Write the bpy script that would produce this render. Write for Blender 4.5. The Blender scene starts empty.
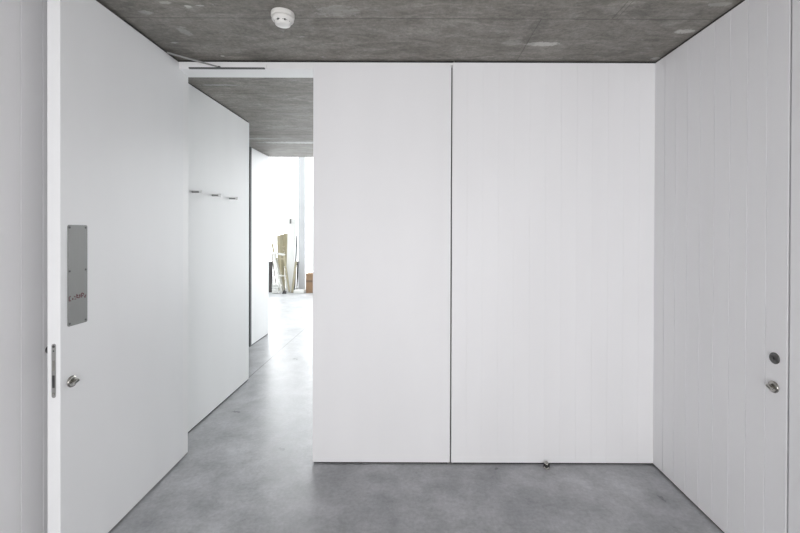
import bpy, bmesh, math, random
from mathutils import Vector, Matrix
random.seed(7)
S = bpy.context.scene
COL = S.collection
EYE = 1.57
F = 400.0
H = 2.725          # ceiling height

# ------------------------------------------------------------------ materials
def mat(name, col=(.8, .8, .8), rough=.5, metal=0.0, spec=.5):
    m = bpy.data.materials.new(name); m.use_nodes = True
    b = m.node_tree.nodes['Principled BSDF']
    b.inputs['Base Color'].default_value = (*col, 1)
    b.inputs['Roughness'].default_value = rough
    b.inputs['Metallic'].default_value = metal
    b.inputs['Specular IOR Level'].default_value = spec
    return m

class NT:
    """small helper to wire node trees"""
    def __init__(s, m): s.t = m.node_tree; s.n = s.t.nodes; s.l = s.t.links; s.b = s.n['Principled BSDF']
    def new(s, ty, **k):
        n = s.n.new(ty)
        for a, v in k.items(): setattr(n, a, v)
        return n
    def coord(s, scale=(1, 1, 1), rot=(0, 0, 0)):
        g = s.new('ShaderNodeNewGeometry'); mp = s.new('ShaderNodeMapping')
        s.l.new(g.outputs['Position'], mp.inputs['Vector'])
        mp.inputs['Scale'].default_value = scale; mp.inputs['Rotation'].default_value = rot
        return mp.outputs['Vector']
    def noise(s, vec, scale, detail=5, rough=.6, dist=0.0):
        n = s.new('ShaderNodeTexNoise'); s.l.new(vec, n.inputs['Vector'])
        n.inputs['Scale'].default_value = scale; n.inputs['Detail'].default_value = detail
        n.inputs['Roughness'].default_value = rough; n.inputs['Distortion'].default_value = dist
        return n.outputs['Fac']
    def ramp(s, fac, stops):
        r = s.new('ShaderNodeValToRGB'); s.l.new(fac, r.inputs['Fac'])
        e = r.color_ramp.elements
        while len(e) < len(stops): e.new(.5)
        for k, (p, c) in enumerate(stops):
            e[k].position = p; e[k].color = (*c, 1) if len(c) == 3 else c
        return r.outputs['Color']
    def mix(s, a, b, fac, mode='MIX'):
        m = s.new('ShaderNodeMix', data_type='RGBA', blend_type=mode)
        for sock, v in ((m.inputs[0], fac), (m.inputs[6], a), (m.inputs[7], b)):
            if isinstance(v, (int, float)): sock.default_value = v
            elif isinstance(v, tuple): sock.default_value = (*v, 1)
            else: s.l.new(v, sock)
        return m.outputs[2]
    def math(s, op, a, b=None, c=None, clamp=False):
        m = s.new('ShaderNodeMath', operation=op); m.use_clamp = clamp
        for k, v in enumerate((a, b, c)):
            if v is None: continue
            if isinstance(v, (int, float)): m.inputs[k].default_value = v
            else: s.l.new(v, m.inputs[k])
        return m.outputs[0]
    def bump(s, h, strength, dist=.002):
        b = s.new('ShaderNodeBump'); s.l.new(h, b.inputs['Height'])
        b.inputs['Strength'].default_value = strength; b.inputs['Distance'].default_value = dist
        s.l.new(b.outputs['Normal'], s.b.inputs['Normal'])

def white_mat(name, col, rough=.45):
    m = mat(name, col, rough); t = NT(m)
    f = t.noise(t.coord((1, 1, .25)), 3.0, 3, .5)
    c0 = tuple(v * .985 for v in col); c1 = tuple(min(1, v * 1.015) for v in col)
    t.l.new(t.ramp(f, [(.3, c0), (.7, c1)]), t.b.inputs['Base Color'])
    f2 = t.noise(t.coord((1, 1, .06)), 160, 2, .5)
    t.bump(f2, .05, .0006)
    return m

M_wall = white_mat('white_painted_boards', (.84, .84, .85), .5)
M_door = white_mat('white_painted_door', (.84, .845, .85), .38)
M_frame = white_mat('white_painted_frame', (.86, .86, .86), .4)
M_hall = white_mat('white_hall_paint', (.86, .865, .865), .5)
M_dark = mat('dark_shadow_gap', (.03, .03, .03), .8)
M_gapback = mat('grey_gap_backing', (.10, .10, .10), .7)
M_grey_end = mat('dark_grey_wall_end', (.12, .125, .125), .5)
M_steel = mat('brushed_steel', (.38, .38, .37), .42, .85)
M_chrome = mat('polished_steel', (.42, .41, .38), .22, 1.0)
M_darksteel = mat('dark_steel', (.10, .10, .10), .4, .8)
M_black = mat('black_rubber', (.02, .02, .02), .6)
M_plastic = mat('white_plastic', (.80, .79, .76), .35)
M_red = mat('dark_red_marker', (.09, .015, .02), .6)

# brushed plate
M_plate = mat('brushed_plate', (.24, .24, .235), .5, .6); t = NT(M_plate)
f = t.noise(t.coord((1, 1, .02)), 400, 2, .5)
t.l.new(t.ramp(f, [(.3, (.235, .235, .23)), (.7, (.25, .25, .245))]), t.b.inputs['Base Color'])

# polished concrete floor
M_floor = mat('polished_concrete_floor', (.2, .2, .2), .35); t = NT(M_floor)
v = t.coord()
a = t.noise(v, 1.3, 6, .6, .2)
b_ = t.noise(v, 5.0, 7, .62, .15)
c_ = t.noise(v, 45, 4, .7)
base = t.ramp(a, [(.28, (.290, .297, .312)), (.5, (.385, .392, .406)), (.72, (.485, .492, .508))])
base = t.mix(base, t.ramp(b_, [(.3, (.33,) * 3), (.5, (.5,) * 3), (.7, (.67,) * 3)]), .7, 'OVERLAY')
base = t.mix(base, t.ramp(c_, [(.33, (.38,) * 3), (.67, (.62,) * 3)]), .5, 'OVERLAY')
# saw-cut joints
sep = t.new('ShaderNodeSeparateXYZ'); g = t.new('ShaderNodeNewGeometry'); t.l.new(g.outputs['Position'], sep.inputs[0])
jx = t.math('MULTIPLY', t.math('LESS_THAN', t.math('ABSOLUTE', t.math('ADD', sep.outputs[0], 1.78)), .004), t.math('GREATER_THAN', sep.outputs[1], 4.25))
jy = t.math('LESS_THAN', t.math('ABSOLUTE', t.math('SUBTRACT', sep.outputs[1], 8.3)), .005)
j = t.math('MAXIMUM', jx, jy)
base = t.mix(base, (.06, .06, .06), j)
t.l.new(base, t.b.inputs['Base Color'])
rr = t.ramp(b_, [(.3, (.27,) * 3), (.7, (.35,) * 3)])
t.l.new(rr, t.b.inputs['Roughness'])
t.bump(a, .08, .004)

# raw concrete ceiling, board marks run across the room
def patch_mask(t, sx, sy, cx, cy, rx, ry, nz):
    """soft-edged irregular patch centred at a place on the slab"""
    dx = t.math('DIVIDE', t.math('SUBTRACT', sx, cx), rx)
    dy = t.math('DIVIDE', t.math('SUBTRACT', sy, cy), ry)
    d = t.math('ADD', t.math('MULTIPLY', dx, dx), t.math('MULTIPLY', dy, dy))
    d = t.math('ADD', d, t.math('MULTIPLY', t.math('SUBTRACT', nz, .5), 5.0))
    return t.math('SUBTRACT', 1.0, d, clamp=True)

def ceil_mat(name, dark, mid, light, stains_streaks):
    m = mat(name, mid, .62); t = NT(m)
    s1 = t.noise(t.coord((.8, 1.3, 1)), 2.2, 8, .7, .7)
    s2 = t.noise(t.coord((.55, 1.8, 1)), 8, 8, .75, .8)
    s3 = t.noise(t.coord(), 60, 4, .75)
    s4 = t.noise(t.coord((.8, 2.0, 1), (0, 0, .3)), 16, 6, .75, 1.2)
    s5 = t.noise(t.coord((1, 1.6, 1)), 30, 6, .8, .5)
    base = t.ramp(s1, [(.27, dark), (.5, mid), (.74, light)])
    base = t.mix(base, t.ramp(s2, [(.3, (.29,) * 3), (.5, (.5,) * 3), (.70, (.74,) * 3)]), .85, 'OVERLAY')
    base = t.mix(base, t.ramp(s3, [(.3, (.33,) * 3), (.7, (.67,) * 3)]), .8, 'OVERLAY')
    chips = t.ramp(s4, [(.60, (0, 0, 0)), (.72, (1, 1, 1))])
    base = t.mix(base, tuple(min(.6, c * 2.2) for c in light), t.math('MULTIPLY', chips, .45))
    sep = t.new('ShaderNodeSeparateXYZ'); g = t.new('ShaderNodeNewGeometry'); t.l.new(g.outputs['Position'], sep.inputs[0])
    sx, sy = sep.outputs[0], sep.outputs[1]
    for (cx, cy, rx, ry, col, amt) in stains_streaks:
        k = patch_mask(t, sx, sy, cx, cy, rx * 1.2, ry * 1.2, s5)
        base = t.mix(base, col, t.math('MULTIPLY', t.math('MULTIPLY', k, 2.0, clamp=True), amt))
    wob = t.math('MULTIPLY', t.math('SUBTRACT', s2, .5), .012)
    def line(coord, at, w, cond=None):
        q = t.math('LESS_THAN', t.math('ABSOLUTE', t.math('ADD', t.math('SUBTRACT', coord, at), wob)), w)
        if cond is not None: q = t.math('MULTIPLY', q, cond)
        return q
    lo = t.math('LESS_THAN', sy, 2.17); hi = t.math('GREATER_THAN', sy, 2.17)
    L = line(sy, 2.17, .004)
    for q in (line(sx, 1.06, .003, lo), line(sx, 1.085, .002, lo), line(sx, .68, .003, hi), line(sy, 4.77, .012),
              line(sy, 3.36, .004), line(sy, 4.02, .003), line(sy, .9, .004)):
        L = t.math('MAXIMUM', L, q)
    base = t.mix(base, tuple(c * .45 for c in dark), t.math('MULTIPLY', L, t.math('MULTIPLY', s5, 1.0)))
    t.l.new(base, t.b.inputs['Base Color'])
    h = t.math('ADD', t.math('MULTIPLY', s1, .6), t.math('SUBTRACT', t.math('MULTIPLY', s3, .12), L))
    t.bump(h, .35, .006)
    return m

def P(px, py, z=H):
    """where a ray through a pixel of the frame meets the slab: for placing stains of the real slab"""
    Y = (z - EYE) * F / (232 - py)
    return ((px - 415) / F * Y, Y)
W_ = (.60, .59, .56)
st = []
for px, py, rx, ry, amt in ((540, 44, .09, .025, .8), (683, 31, .05, .022, .8), (337, 12, .10, .05, .28), (512, 43, .06, .03, .22),
                            (188, 8, .018, .012, .9), (165, 4, .03, .012, .5), (174, 44, .02, .01, .7), (146, 14, .03, .02, .45),
                            (200, 7, .02, .006, .7), (185, 33, .03, .05, .3), (222, 57, .012, .01, .8), (655, 58, .03, .02, .5),
                            (718, 4, .05, .02, .3)):
    cx, cy = P(px, py); st.append((cx, cy, rx, ry, W_, amt))
for px, py, rx, ry in ((534, 32, .05, .16), (640, 12, .07, .06), (145, 30, .12, .4)):
    cx, cy = P(px, py); st.append((cx, cy, rx, ry, (.045, .043, .040), .3))
cx, cy = P(290, 114.5); st.append((cx, cy, .12, .03, (.3, .3, .29), .35))
cx, cy = P(218, 86); st.append((cx, cy, .14, .012, (.4, .4, .4), .7))
st.append((-1.45, 5.2, .5, .05, (.7, .7, .7), .7))  # long pale streak across the hall ceiling, put into the colour
st.append((-2.0, 4.98, .25, .03, (.5, .5, .5), .6))  # shorter pale streak beside it, in the colour too
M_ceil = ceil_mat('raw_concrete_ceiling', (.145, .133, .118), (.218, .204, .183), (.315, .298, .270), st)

# beyond the glass / stored materials
M_box = mat('brown_cardboard', (.25, .16, .095), .8)
M_tape = mat('brown_tape', (.13, .08, .05), .5)
def wood(name, c):
    m = mat(name, c, .6); t = NT(m)
    f = t.noise(t.coord((6, 6, .5)), 6, 4, .6)
    t.l.new(t.ramp(f, [(.3, tuple(v * .85 for v in c)), (.7, tuple(min(1, v * 1.1) for v in c))]), t.b.inputs['Base Color'])
    return m
M_cream = wood('pale_pine', (.34, .31, .215))
M_olive = wood('beige_ply', (.24, .215, .14))
M_whiteboard = mat('white_board', (.66, .66, .635), .5)
M_greyboard = mat('grey_edge_board', (.12, .13, .135), .6)
M_blackboard = mat('charcoal_board', (.045, .042, .04), .6)
M_column = mat('white_steel_column', (.50, .51, .52), .5)
M_glass = bpy.data.materials.new('clear_glass'); M_glass.use_nodes = True
n = M_glass.node_tree.nodes; l = M_glass.node_tree.links; n.clear()
o_ = n.new('ShaderNodeOutputMaterial'); mx = n.new('ShaderNodeMixShader'); tr = n.new('ShaderNodeBsdfTransparent'); gl = n.new('ShaderNodeBsdfGlossy')
gl.inputs['Roughness'].default_value = .02; mx.inputs[0].default_value = .05
l.new(tr.outputs[0], mx.inputs[1]); l.new(gl.outputs[0], mx.inputs[2]); l.new(mx.outputs[0], o_.inputs[0])

# ------------------------------------------------------------------ mesh helpers
def link(name, bm, m, parent=None, smooth=False, bevel=0, autos=None):
    bmesh.ops.recalc_face_normals(bm, faces=bm.faces)
    me = bpy.data.meshes.new(name); bm.to_mesh(me); bm.free()
    if smooth:
        for p in me.polygons: p.use_smooth = True
    o = bpy.data.objects.new(name, me); me.materials.append(m); COL.objects.link(o)
    if parent: o.parent = parent
    if bevel:
        md = o.modifiers.new('bevel', 'BEVEL'); md.width = bevel; md.segments = 2; md.limit_method = 'ANGLE'
    return o

def box(bm, x0, x1, y0, y1, z0, z1, M=None):
    vs = [bm.verts.new((x, y, z)) for x in (x0, x1) for y in (y0, y1) for z in (z0, z1)]
    if M:
        for v in vs: v.co = M @ v.co
    for f in ((0, 1, 3, 2), (4, 6, 7, 5), (0, 4, 5, 1), (2, 3, 7, 6), (0, 2, 6, 4), (1, 5, 7, 3)):
        bm.faces.new([vs[i] for i in f])
    return bm
def Bx(*a, M=None): return box(bmesh.new(), *a, M=M)

def lathe(bm, prof, M, seg=32):
    """prof: (radius, height) points, revolved about local z then moved by M"""
    rings = []
    for r, h in prof:
        if r < 1e-6: rings.append([bm.verts.new(M @ Vector((0, 0, h)))])
        else: rings.append([bm.verts.new(M @ Vector((r * math.cos(2 * math.pi * k / seg), r * math.sin(2 * math.pi * k / seg), h))) for k in range(seg)])
    for a, b in zip(rings, rings[1:]):
        for k in range(seg):
            q = (k + 1) % seg
            if len(a) == 1 and len(b) == 1: continue
            if len(a) == 1: bm.faces.new((a[0], b[k], b[q]))
            elif len(b) == 1: bm.faces.new((a[k], a[q], b[0]))
            else: bm.faces.new((a[k], a[q], b[q], b[k]))
    return bm

def prism(bm, pts, M, h0, h1):
    a = [bm.verts.new(M @ Vector((x, y, h0))) for x, y in pts]
    b = [bm.verts.new(M @ Vector((x, y, h1))) for x, y in pts]
    n = len(pts); bm.faces.new(a); bm.faces.new(b)
    for k in range(n): bm.faces.new((a[k], a[(k + 1) % n], b[(k + 1) % n], b[k]))
    return bm

def rrect(w, h, r, n=6):
    pts = []
    for cx, cy, a0 in ((w / 2 - r, h / 2 - r, 0), (-w / 2 + r, h / 2 - r, 90), (-w / 2 + r, -h / 2 + r, 180), (w / 2 - r, -h / 2 + r, 270)):
        for k in range(n + 1):
            a = math.radians(a0 + 90 * k / n); pts.append((cx + r * math.cos(a), cy + r * math.sin(a)))
    return pts

def frame_to(origin, normal, up=(0, 0, 1)):
    """local x = along the surface, y = up, z = out of the surface"""
    z = Vector(normal).normalized(); y = Vector(up).normalized(); x = y.cross(z).normalized()
    m = Matrix((x, y, z)).transposed().to_4x4(); m.translation = Vector(origin)
    return m

def boards(bm, axis, at, a0, a1, z0, z1, grooves, thick, out, gw=.0038, gd=.003):
    """wall of tongue-and-groove boards. axis: 'x' runs along x at y=at, 'y' runs along y at x=at; out=+1/-1 facing"""
    pts = [(a0, 0)]
    for g in sorted(grooves):
        if a0 + gw < g < a1 - gw: pts += [(g - gw / 2, 0), (g - gw * .2, -gd), (g + gw * .2, -gd), (g + gw / 2, 0)]
    pts += [(a1, 0), (a1, -thick), (a0, -thick)]
    def W(a, d, z): return (a, at + d * out, z) if axis == 'x' else (at + d * out, a, z)
    lo = [bm.verts.new(W(a, d, z0)) for a, d in pts]; hi = [bm.verts.new(W(a, d, z1)) for a, d in pts]
    n = len(pts)
    for k in range(n): bm.faces.new((lo[k], lo[(k + 1) % n], hi[(k + 1) % n], hi[k]))
    bm.faces.new(lo); bm.faces.new(hi)
    return bm

def struct(o): o['kind'] = 'structure'; return o
def tag(o, label, cat, group=None):
    o['label'] = label; o['category'] = cat
    if group: o['group'] = group
    return o
def empty(name, loc):
    o = bpy.data.objects.new(name, None); o.location = loc; COL.objects.link(o); o.empty_display_size = .1; return o
def child(name, bm, m, root, **k):
    """mesh given in world coordinates, parented to a thing whose origin is elsewhere"""
    o = link(name, bm, m, None, **k)
    o.parent = root
    L = Vector((0, 0, 0)); q = root
    while q: L += Vector(q.location); q = q.parent
    o.data.transform(Matrix.Translation(-L))
    return o

XL, XR, YF, YB = -1.70, 1.615, 2.70, -2.9
XD = -1.573           # open leaf face
G0, G1 = .011, 2.712  # boards stop short of floor and slab

# ------------------------------------------------------------------ shell
struct(link('floor', Bx(-6.3, 2.1, YB - .2, 11.1, -.2, 0), M_floor))
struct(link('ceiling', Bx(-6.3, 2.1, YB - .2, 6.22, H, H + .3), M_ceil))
struct(link('ceiling', Bx(-6.3, 2.1, 6.221, 11.1, 5.0, 5.2), M_hall))
bw = .1077
# right wall, boards; the flush door sits between y 1.732 and 2.594
yd0, yd1 = 1.732, 2.594
w = bmesh.new()
boards(w, 'y', XR, YB, yd0 - .012, G0, G1, [yd0 - k * bw for k in range(1, 45)], .09, -1)
boards(w, 'y', XR, yd1 + .003, YF, G0, G1, [], .09, -1)
struct(link('wall_right', w, M_wall))
d3 = struct(link('door_3', boards(bmesh.new(), 'y', XR - .0, yd0, yd1, G0, G1, [yd0 + k * bw for k in range(1, 8)], .045, -1), M_wall, bevel=.001))
# left wall, boards
struct(link('wall_left', boards(bmesh.new(), 'y', XL, YB, YF - .001, G0, G1, [1.828 + (k - 44) * .102 for k in range(1, 60)], .09, 1), M_wall))
# front wall
XC = .246            # joint between closed leaf and wall
fw = boards(bmesh.new(), 'x', YF, XC + .004, XR, G0, G1, [XC + k * .1055 for k in range(1, 14)], .12, -1, gw=.0018, gd=.0012)
struct(link('wall_front', fw, M_wall))
# closed leaf
d2 = struct(link('door_2', Bx(-.689, XC - .005, YF, YF + .057, G0, 2.694), M_wall, bevel=.0015))
# frame behind the leaves: head, jambs
hd = bmesh.new()
box(hd, -1.70, XC + .0065, YF + .002, YF + .150, 2.695, 2.712)
box(hd, -1.66, -.691, YF + .002, YF + .150, 2.664, 2.6945)
box(hd, -.689, XC + .006, YF + .060, YF + .145, 2.664, 2.6945)
struct(link('trim_1', hd, M_frame, bevel=.001))
jb = prism(bmesh.new(), [(-1.602, 2.760), (-1.604, 2.830), (-1.76, 2.830), (-1.76, 2.760)], Matrix(), .004, 2.6635)
box(jb, -1.76, -1.6605, 2.760, 2.85, 2.6636, 2.6945)
struct(link('trim_2', jb, M_frame, bevel=.003))
struct(link('trim_3', Bx(-.68, XC - .01, YF + .062, YF + .145, .004, 2.6635), M_hall))
# dark recessed plinths and top reveals (shadow gaps)
def gap(k, x0, x1, y0, y1, z0=0.0, z1=H):
    b = Bx(x0, x1, y0, y1, z0, G0 - .0003); box(b, x0, x1, y0, y1, G1 + .0003, H - .0002)
    struct(link('trim_%d' % k, b, M_dark))
gap(4, XC + .02, XR + .08, YF + .006, YF + .1)
gap(5, XR + .006, XR + .08, YB, YF)
gap(6, XL - .08, XL - .006, YB, YF)
struct(link('trim_7', Bx(-.68, XC - .02, YF + .008, YF + .05, 0, G0 - .0003), M_dark))
struct(link('trim_8', Bx(-1.75, XC + .01, YF + .008, YF + .13, 2.7123, H - .0002), M_dark))
struct(link('trim_9', Bx(XC - .02, XC + .018, YF + .040, YF + .0585, .002, 2.70), M_gapback))  # grey backing strip behind the open joint
struct(link('trim_10', Bx(XR + .046, XR + .07, yd0 - .02, yd1 + .02, .012, 2.71), M_dark))
# hidden wall behind front wall so the hall is closed
struct(link('wall_back_of_front', Bx(-.60, 2.0, YF + .151, YF + .20, 0, H - .0005), M_hall))
bpy.data.objects['wall_back_of_front'].name = 'wall_hall_near'

# hall beyond the doorway
XH, YH1 = -1.754, 4.227
struct(link('wall_hall_left', Bx(XH - .1, XH, YF + .162, YH1, .012, 2.712), M_hall, bevel=.001))
b = Bx(XH - .09, XH - .006, YF + .17, YH1 - .01, 0, .0117); box(b, XH - .09, XH - .006, YF + .17, YH1 - .01, 2.7123, H - .0002)
struct(link('trim_11', b, M_dark))
struct(link('wall_hall_end', Bx(-2.34, -2.237, 5.475, 6.12, .014, 2.715), M_hall, bevel=.001))
struct(link('trim_12', Bx(-2.33, -2.244, 5.48, 6.11, 0, .0137), M_dark))
struct(link('trim_13', Bx(-2.34, -2.236, 5.440, 5.474, 0, 2.72), M_grey_end))  # dark strip added as the end face of the second hall wall
struct(link('wall_side_room', Bx(-3.5, -3.4, YF + .2, 6.12, 0, H - .001), M_hall))
struct(link('wall_side_room_far', Bx(-3.4, -2.345, 6.02, 6.12, 0, H - .001), M_hall))
struct(link('wall_side_room_near', Bx(-3.4, XH - .11, YF + .2, YF + .3, 0, H - .001), M_hall))
struct(link('wall_hall_right', Bx(1.9, 2.0, YF + .2, 10.9, 0, 5.0), M_hall))
struct(link('wall_atrium_left', Bx(-6.2, -6.1, 6.12, 10.9, 0, 5.0), M_hall))
struct(link('wall_atrium_near', Bx(-6.1, 1.9, 6.1, 6.2, H + .301, 5.0), M_hall))
# closing walls around the near room
struct(link('wall_rear_left', Bx(XL - .2, -1.17, YB - .12, YB - .02, 0, H - .001), M_hall))
struct(link('wall_rear_right', Bx(1.18, XR + .2, YB - .12, YB - .02, 0, H - .001), M_hall))
struct(link('wall_rear_top', Bx(-1.169, 1.179, YB - .12, YB - .02, 2.5, H - .001), M_hall))
struct(link('wall_right_outer', Bx(XR + .09, XR + .19, YB, YF + .15, 0, H - .001), M_hall))
struct(link('wall_left_outer', Bx(XL - .19, XL - .091, YB, YF - .001, 0, H - .001), M_hall))

# far glazed wall
fr = bmesh.new()
for x in (-6.05, -4.75, 1.75, -1.4, .2): box(fr, x - .05, x + .05, 10.82, 10.9, .03, 4.98)
box(fr, -6.1, 1.9, 10.82, 10.9, 0, .03)
w1 = struct(link('window_1', fr, M_column))
for x0, x1 in ((-5.98, -4.81), (-4.69, -3.22), (-2.90, -1.46), (-1.34, .14), (.26, 1.69)):
    g = link('glass_pane', Bx(x0, x1, 10.85, 10.858, .031, 4.97), M_glass); g.parent = w1
# rear window
fr = bmesh.new()
for x in (-1.14, .0, 1.15): box(fr, x - .03, x + .03, YB - .1, YB - .04, .05, 2.46)
box(fr, -1.17, 1.18, YB - .1, YB - .04, 0, .05); box(fr, -1.17, 1.18, YB - .1, YB - .04, 2.46, 2.5)
w2 = struct(link('window_2', fr, M_column))
for x0, x1 in ((-1.11, -.03), (.03, 1.12)):
    g = link('glass_pane', Bx(x0, x1, YB - .07, YB - .062, .051, 2.459), M_glass); g.parent = w2

# column in front of the glazing
cxa, cxb = (298.7 - 415) / F * 10.55, (305.6 - 415) / F * 10.55
c = link('steel_column', Bx(cxa, cxb, 10.5, 10.68, 0, 4.999), M_column, bevel=.006)
tag(c, 'white square column standing in front of the far glazed wall', 'column')

# ------------------------------------------------------------------ open door leaf
Y0 = 1.774
LEAF = Matrix.Translation((XD, Y0, 0)) @ Matrix.Rotation(.0225, 4, 'Z') @ Matrix.Translation((-XD, -Y0, 0))
d1 = struct(link('door_1', Bx(XD - .057, XD, Y0, 2.752, G0, 2.708), M_door, bevel=.0015))
def on(parent, name, bm, m, label=None, **k):
    o = link(name, bm, m, None, **k); o.parent = parent
    if label: o['label'] = label
    return o
# dark closer body in the top of the leaf
on(d1, 'door_closer', Bx(XD - .045, XD - .004, 2.19, 2.66, 2.7083, 2.7195), M_darksteel)
# push plate
pz0, pz1, py0, py1 = 1.134, 1.597, 1.811, 1.922
Mf = frame_to((XD + .0001, (py0 + py1) / 2, (pz0 + pz1) / 2), (1, 0, 0))
plate = on(d1, 'push_plate', prism(bmesh.new(), rrect(py1 - py0, pz1 - pz0, .008), Mf, 0, .002), M_plate, 'brushed steel push plate')
for zz in (pz0 + .012, (pz0 + pz1) / 2 + .02, pz1 - .012):
    for yy in (py0 + .010, py1 - .010):
        Ms = frame_to((XD + .002, yy, zz), (1, 0, 0))
        s = link('screw', lathe(bmesh.new(), [(.0052, 0), (.0048, .0012), (.0022, .0018), (.0015, .0008), (0, .0008)], Ms, 12), M_darksteel)
        s.parent = plate
# scrawled marks across the plate: short hand-drawn strokes
def stroke(bm, pts, r, y_c, z_c, x):
    for (a, b), (c2, d) in zip(pts, pts[1:]):
        v = Vector((c2 - a, d - b)); L = v.length
        if L < 1e-6: continue
        nrm = Vector((-v.y, v.x)) / L * r
        q = [(a + nrm.x, b + nrm.y), (a - nrm.x, b - nrm.y), (c2 - nrm.x, d - nrm.y), (c2 + nrm.x, d + nrm.y)]
        Mq = frame_to((x, y_c, z_c), (1, 0, 0))
        prism(bm, q, Mq, 0, .0006)
zc = 1.57 - (298 - 232) * 1.86 / 400
sb = bmesh.new()
mm = .001
glyphs = [  # coordinates in mm, x along the plate (from its edge side), y up
    [(-49, 4), (-48, -14), (-47, -13), (-40, -12)], [(-49, 5), (-41, 7)], [(-30, -2), (-30, -10), (-27, -6), (-32, -5)],
    [(-22, 4), (-14, 0)], [(-18, -9), (-12, -10)], [(-8, 12), (-6, 0), (-7, -6)],
    [(-2, 9), (-2, 2)], [(-4, -3), (4, -7), (12, -3), (12, 8), (6, 5), (10, 0)],
    [(20, 14), (21, -8)], [(22, 13), (32, 10), (34, 3)], [(24, 2), (30, -1)], [(36, -6), (44, -4), (46, 2)], [(38, -9), (44, -10)]]
for gph in glyphs:
    stroke(sb, [(a * mm, b * mm) for a, b in gph], .0022, (py0 + py1) / 2, zc, XD + .0022)
s = link('scrawled_marks', sb, M_red); s.parent = plate; s['label'] = 'dark red scrawled marks'

def lock(parent, origin, normal, name, ang, label=None):
    """round rose with a turned oval thumb piece"""
    Mq = frame_to(origin, normal)
    rose = link(name, lathe(bmesh.new(), [(0, 0), (.026, 0), (.0265, .003), (.025, .007), (.019, .009), (.017, .0085), (0, .0085)], Mq, 36), M_chrome, smooth=True)
    rose.parent = parent
    if label: rose['label'] = label
    b = lathe(bmesh.new(), [(0, .008), (.008, .008), (.0075, .016), (0, .016)], Mq, 20)
    R = Matrix.Rotation(math.radians(ang), 4, 'Z')
    prism(b, rrect(.031, .014, .0068), Mq @ R, .014, .026)
    th = link('thumb_turn', b, M_chrome, bevel=.002); th.parent = rose
    b2 = prism(bmesh.new(), rrect(.020, .0045, .002), Mq @ R, .0261, .0267)
    k = link('indicator_slot', b2, M_darksteel); k.parent = rose
    return rose
lock(d1, (XD, 1.833, .879), (1, 0, 0), 'lock_rose', 20)
lock(d3, (XR, 1.794, .880), (-1, 0, 0), 'lock_rose', -20)
# second, dark round cover above
Mq = frame_to((XR, 1.790, 1.010), (-1, 0, 0))
cv = link('keyhole_cover', lathe(bmesh.new(), [(0, 0), (.025, 0), (.0255, .003), (.023, .006), (.012, .007), (.0095, .005), (0, .005)], Mq, 36), mat('dull_steel', (.12, .12, .118), .5, .6), smooth=True)
cv.parent = d3; cv['label'] = 'dull dark steel round keyhole cover'
k = link('keyhole', prism(bmesh.new(), rrect(.005, .012, .0024), Mq, .0051, .006), M_black); k.parent = cv
# latch faceplate on the free edge
Mf = frame_to((-1.601, Y0 - .0001, .948), (0, -1, 0))
fp = on(d1, 'latch_plate', prism(bmesh.new(), rrect(.018, .240, .0088, 8), Mf, 0, .002), M_steel, 'steel latch plate with rounded ends')
for z, r in ((.108, .0058), (.088, .0035), (-.103, .0055)):
    s = link('screw', lathe(bmesh.new(), [(r, 0), (r * .9, .001), (r * .3, .0012), (0, .0004)], frame_to((-1.601, Y0 - .0021, .948 + z), (0, -1, 0)), 14), M_darksteel if z > 0 else M_chrome)
    s.parent = fp
for z0, z1, m_, nm in ((-.075, -.02, M_darksteel, 'dead_bolt'), (.0, .045, M_chrome, 'latch_bolt')):
    q = link(nm, prism(bmesh.new(), rrect(.010, z1 - z0, .001), frame_to((-1.601, Y0 - .0021, .948 + (z0 + z1) / 2), (0, -1, 0)), 0, .0012), m_)
    q.parent = fp
# knob on the hidden side of the leaf
Mq = frame_to((XD - .057, 1.82, 1.03), (-1, 0, 0))
on(d1, 'turn_knob', lathe(bmesh.new(), [(0, 0), (.022, 0), (.022, .006), (.010, .008), (.010, .016), (.018, .020), (.018, .034), (.012, .038), (0, .038)], Mq, 28), M_darksteel, smooth=True)

def under(o):
    for ch in o.children:
        ch.data.transform(LEAF); under(ch)
d1.data.transform(LEAF); under(d1)

# door closer guide rail and arm (rail is fixed to the frame head)
rail = empty('guide_rail', (-1.27, YF + .0, 2.67))
rb = bmesh.new(); box(rb, -1.525, -1.01, YF - .012, YF + .0015, 2.670, 2.690)
child('rail_body', rb, M_frame, rail, bevel=.001)
sl = child('rail_slot', Bx(-1.522, -1.014, YF - .0135, YF + .001, 2.6620, 2.6698), M_darksteel, rail); sl['label'] = 'dark slot'
child('end_cap', Bx(-1.0098, -1.004, YF - .012, YF + .001, 2.664, 2.690), M_frame, rail)
tag(rail, 'slim white guide rail of the door closer on the head of the doorway', 'door closer rail')
A = Vector((-1.592, 2.57, 2.7135)); B = Vector((-1.313, YF - .024, 2.667))
def tube(bm, A, B, r0, r1, seg=10, flat=1.0):
    d = (B - A); z = d.normalized(); x = z.cross(Vector((0, 0, 1))).normalized(); y = x.cross(z)
    M = Matrix((x, y * flat, z)).transposed().to_4x4(); M.translation = A
    return lathe(bm, [(0, 0), (r0, 0), (r1, d.length), (0, d.length)], M, seg)
arm = link('closer_arm', tube(bmesh.new(), A, B, .013, .010, 12, .4), M_steel, smooth=False)
tag(arm, 'grey flat steel arm reaching from the open door to the head rail', 'door closer arm')
sh = lathe(bmesh.new(), [(0, -.004), (.010, -.004), (.010, .004), (0, .004)], Matrix.Translation(B), 16)
pv = link('pivot', sh, M_darksteel, parent=arm)

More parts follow.
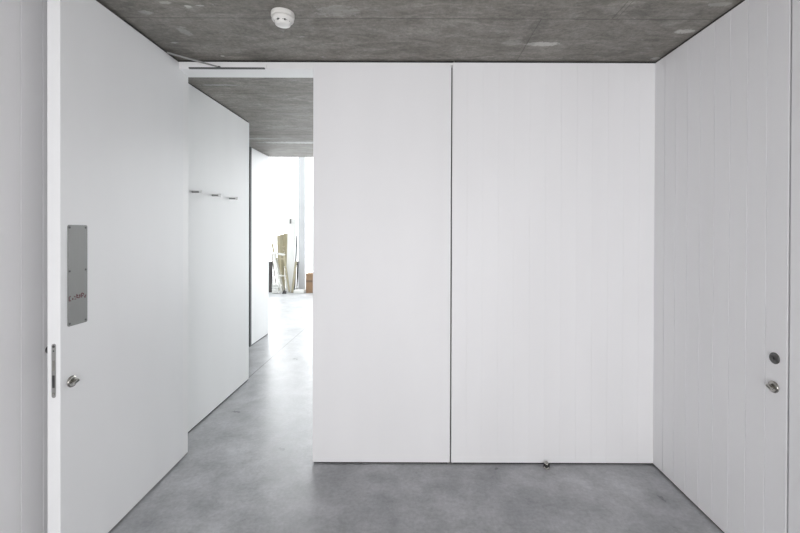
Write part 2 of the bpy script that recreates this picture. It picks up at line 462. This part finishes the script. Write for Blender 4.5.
# ------------------------------------------------------------------ smoke detector
DX, DY = -.704, 2.123
sd = empty('smoke_detector', (DX, DY, H))
Md = Matrix.Translation((DX, DY, H)) @ Matrix.Diagonal((1, 1, -1, 1))
child('base', lathe(bmesh.new(), [(0, 0.0003), (.059, 0.0003), (.060, .004), (.060, .020), (.058, .023), (0, .023)], Md, 48), M_plastic, sd, smooth=False)
child('body', lathe(bmesh.new(), [(0, .0232), (.056, .0232), (.056, .036), (.053, .041), (.042, .044), (.042, .045)], Md, 48), M_plastic, sd, smooth=True)
child('sensor_dome', lathe(bmesh.new(), [(.042, .0451), (.0415, .053), (.039, .060), (.030, .064), (0, .066)], Md, 48), M_plastic, sd, smooth=True)
vb = bmesh.new()
for k in range(14):
    a = 2 * math.pi * k / 14 + .12
    Mv = Md @ Matrix.Rotation(a, 4, 'Z')
    box(vb, .0415, .0428, -.003, .003, .047, .051, M=Mv)
v = child('vent_slots', vb, mat('grey_vent', (.30, .30, .29), .6), sd); v['label'] = 'small grey vent slots'
for k, a in enumerate((-105, -58)):
    lb = bmesh.new()
    Mv = Md @ Matrix.Rotation(math.radians(a), 4, 'Z'); box(lb, .0425, .0445, -.004, .004, .046, .055, M=Mv)
    child('indicator_light', lb, M_black, sd)
tag(sd, 'round white smoke detector fixed to the concrete ceiling', 'smoke detector')

# ------------------------------------------------------------------ coat pegs
names = ['nearest the open door', 'the middle of three', 'farthest from the open door']
def make_peg(y):
    o = empty('coat_peg', (XH, y, 1.88))
    Mp = frame_to((0, 0, 0), (1, 0, 0))
    link('shaft', lathe(bmesh.new(), [(0, -.001), (.0085, -.001), (.0085, .060), (0, .060)], Mp, 24), M_steel, parent=o)
    c = link('end_cap', lathe(bmesh.new(), [(0, .0602), (.0125, .0602), (.013, .0625), (.013, .080), (.011, .083), (0, .0835)], Mp, 24), M_frame, parent=o, smooth=False)
    c['label'] = 'white end cap'
    return o
p0 = make_peg(3.146)
tag(p0, 'steel coat peg on the white hall wall, ' + names[0], 'coat peg', 'coat pegs in a row on the hall wall')
for y, nm in ((3.456, names[1]), (3.78, names[2])):
    c = p0.copy(); COL.objects.link(c); c.location = (XH, y, 1.88)
    c['label'] = 'steel coat peg on the white hall wall, ' + nm
    for ch in list(p0.children):
        d = ch.copy(); COL.objects.link(d); d.parent = c

# ------------------------------------------------------------------ door stop on the floor
ds = empty('door_stop', (.884, YF - .036, 0))
Mt = Matrix.Translation((.884, YF - .036, 0))
child('base', lathe(bmesh.new(), [(0, .0002), (.023, .0002), (.023, .004), (.014, .007), (.012, .012), (0, .012)], Mt, 28), M_chrome, ds, smooth=True)
child('rubber_ring', lathe(bmesh.new(), [(0, .0122), (.018, .0122), (.0205, .015), (.0205, .021), (.018, .024), (0, .024)], Mt, 28), M_black, ds, smooth=True)
child('cap', lathe(bmesh.new(), [(0, .0242), (.016, .0242), (.015, .031), (.009, .037), (0, .039)], Mt, 28), M_chrome, ds, smooth=True)
tag(ds, 'small chrome door stop with black ring on the floor against the white front wall', 'door stop')

# ------------------------------------------------------------------ stored boards by the far glazing
def WX(px, Y): return (px - 415) / F * Y
def WZ(py, Y): return EYE - (py - 232) * Y / F
def lean(name, pb, pt, wpx, ybot, ytop, m, label, cat='board', th=.02, group=None, top_cut=0.0):
    """a board standing on the floor: pb/pt = (x px at foot), (x, y px at its top), seen width in px; leans back from ybot to ytop"""
    xb = WX(pb, ybot); xt, zt = WX(pt[0], ytop), WZ(pt[1], ytop); wd = wpx * ybot / F
    bm = bmesh.new()
    foot = [(xb - wd / 2, ybot, 0), (xb + wd / 2, ybot, 0)]; head = [(xt - wd / 2, ytop, zt), (xt + wd / 2, ytop, zt + top_cut)]
    vs = []
    for d in (0, th):
        vs += [bm.verts.new((p[0], p[1] + d, p[2])) for p in (foot[0], foot[1], head[1], head[0])]
    for f in ((0, 1, 2, 3), (7, 6, 5, 4), (0, 4, 5, 1), (1, 5, 6, 2), (2, 6, 7, 3), (3, 7, 4, 0)): bm.faces.new([vs[i] for i in f])
    o = link(name, bm, m, bevel=.002); tag(o, label, cat, group); return o
M_batten = wood('weathered_batten', (.36, .35, .31))
G = 'boards and panels leaning by the far glazing'
lean('charcoal_board', 270.6, (270.2, 262), 4.2, 10.30, 10.42, M_blackboard, 'dark charcoal upright board at the left end of the stored timber', 'board', .03, G)
lean('timber_plank', 281.5, (272.0, 244), 1.7, 10.40, 10.68, M_cream, 'long pale plank leaning left, outermost beside the charcoal board', 'plank', .03, G)
lean('timber_plank', 284.0, (275.0, 254), 1.5, 10.31, 10.56, M_batten, 'pale grey batten leaning left in front of the beige ply', 'plank', .02, G)
lean('timber_plank', 277.0, (271.6, 253), 1.3, 10.36, 10.56, M_batten, 'short pale grey batten leaning behind the charcoal board', 'plank', .02, G)
lean('plywood_panel', 283.5, (281.6, 235), 3.4, 10.60, 10.74, M_olive, 'beige plywood panel, left one of the tall upright pair', 'panel', .02, G)
lean('plywood_panel', 288.0, (285.5, 234), 4.4, 10.62, 10.78, M_olive, 'beige plywood panel with broad face, right one of the tall upright pair', 'panel', .02, G)
lean('plywood_panel', 279.8, (278.5, 236), 3.2, 10.66, 10.78, M_cream, 'pale pine panel at the left of the beige plywood', 'panel', .02, G)
lean('white_board', 289.8, (292.0, 219), 8.0, 10.36, 10.60, M_whiteboard, 'tall wide white board, tallest of the stored panels', 'board', .025, G)
lean('narrow_batten', 294.6, (296.8, 236), 1.6, 10.33, 10.56, M_greyboard, 'thin dark grey strip leaning along the edge of the tall white board', 'batten', .02, G)
lean('timber_plank', 292.2, (296.0, 262), 2.2, 10.26, 10.42, M_cream, 'short pale plank leaning right beside the white column', 'plank', .03, G)
lean('narrow_batten', 296.8, (297.8, 262), 1.4, 10.38, 10.47, M_blackboard, 'short dark batten standing between the pale plank and the column', 'batten', .02, G)
lean('narrow_batten', 294.0, (285.5, 225), .6, 10.56, 10.70, M_cream, 'very thin cream strip leaning behind the tall white board', 'batten', .01, G)
# timber frame (four members) leaning
tf = empty('timber_lattice', (WX(281, 10.25), 10.25, 0))
def member(p, q, w, Yp, Yq, name, m=M_whiteboard):
    a = Vector((WX(p[0], Yp), Yp, WZ(p[1], Yp))); b = Vector((WX(q[0], Yq), Yq, WZ(q[1], Yq)))
    d = b - a; z = d.normalized(); y = Vector((0, 1, 0)); x = y.cross(z).normalized(); y = z.cross(x)
    M = Matrix((x, y, z)).transposed().to_4x4(); M.translation = a
    return child(name, Bx(-w / 2, w / 2, -.012, .012, 0, d.length, M=M), m, tf, bevel=.002)
member((281.5, 292.2), (273.5, 254), .045, 10.33 - .09, 10.44, 'frame_stile')
member((289.5, 292.2), (284.0, 256), .045, 10.26 - .02, 10.45, 'frame_stile', M_cream)  # darker cream puts shading into the white frame by colour
member((273.3, 253.4), (285.0, 255.4), .05, 10.455, 10.465, 'frame_rail')
member((278.5, 276), (287.5, 276.5), .03, 10.345, 10.35, 'frame_rail')
member((275.5, 259.0), (283.5, 259.5), .03, 10.44, 10.45, 'frame_rail', M_cream)
tag(tf, 'leaning white timber lattice with cross rails in front of the beige ply', 'lattice')
# low stack of pads, box, low slab
for k in range(4):
    o = link('folded_sheet', Bx(WX(273, 10.2), WX(279.6, 10.2) + random.uniform(-.02, .02), 10.12, 10.22, .001 + k * .062, .058 + k * .062), M_whiteboard, bevel=.012)
    tag(o, ('lowest', 'second from the floor', 'third from the floor', 'topmost')[k] + ' of the white folded sheets stacked beside the charcoal board', 'folded sheet', 'stack of folded sheets')
o = link('white_slab', Bx(WX(294.6, 10.2), WX(305, 10.2), 10.12, 10.28, .001, .085), M_whiteboard, bevel=.006)
tag(o, 'low white slab lying on the floor at the foot of the column', 'slab')
bx_ = empty('cardboard_box', (WX(311, 10.2), 10.35, 0))
child('carton', Bx(WX(306, 10.2), WX(320, 10.2), 10.2, 10.55, .001, .50), M_box, bx_, bevel=.004)
child('tape', Bx(WX(306, 10.2) - .001, WX(320, 10.2) + .001, 10.198, 10.552, .28, .33), M_tape, bx_)
tag(bx_, 'brown cardboard box on the floor right of the white column', 'box')
# small clamp on the white board top, small tool at the feet
o = link('clip', Bx(WX(290.3, 10.56), WX(291, 10.56), 10.52, 10.57, WZ(224, 10.56), WZ(219.3, 10.56)), M_blackboard, bevel=.003)
tag(o, 'small black clip at the top of the tall white board', 'clip')
o = link('offcut', prism(bmesh.new(), [(-.05, 0), (.04, 0), (.055, .05), (.0, .10), (-.03, .06)], frame_to((WX(284.8, 10.12), 10.12, .0), (0, -1, 0)), 0, .05), M_blackboard, bevel=.004)
tag(o, 'small black offcut on the floor before the leaning boards', 'offcut')

# ------------------------------------------------------------------ light
w = bpy.data.worlds.new('sky'); S.world = w; w.use_nodes = True
bg = w.node_tree.nodes['Background']; bg.inputs['Color'].default_value = (.965, .985, 1.0, 1); bg.inputs['Strength'].default_value = 3.2
def area(name, loc, rot, sx, sy, power, col, spread=180):
    L = bpy.data.lights.new(name, 'AREA'); L.shape = 'RECTANGLE'; L.size = sx; L.size_y = sy; L.energy = power; L.color = col
    L.spread = math.radians(spread)
    o = bpy.data.objects.new(name, L); o.location = loc; o.rotation_euler = rot; COL.objects.link(o); return o
R = math.radians
area('daylight_rear_window', (.05, YB + .02, .95), (R(90), 0, 0), 2.15, 1.8, 90, (1, .975, .985))
area('daylight_far_glazing', (-2.1, 10.98, 2.5), (R(-90), 0, 0), 7.6, 4.8, 400, (.95, .985, 1))

# ------------------------------------------------------------------ camera
cam = bpy.data.cameras.new('camera'); co = bpy.data.objects.new('camera', cam); COL.objects.link(co)
cam.sensor_width = 36; cam.lens = F / 800 * 36; cam.clip_start = .02
PITCH, ROLL = .0045, .0035
cam.shift_x = -15 / 800; cam.shift_y = -(266.5 - (232 + F * PITCH)) / 800
co.location = (0, 0, EYE)
co.rotation_mode = 'QUATERNION'
co.rotation_quaternion = (Matrix.Rotation(R(90) - PITCH, 4, 'X') @ Matrix.Rotation(ROLL, 4, 'Z')).to_quaternion()
S.camera = co
S.view_settings.view_transform = 'Standard'; S.view_settings.look = 'None'
S.view_settings.exposure = 0.0; S.view_settings.gamma = 1.0; S.view_settings.use_curve_mapping = False
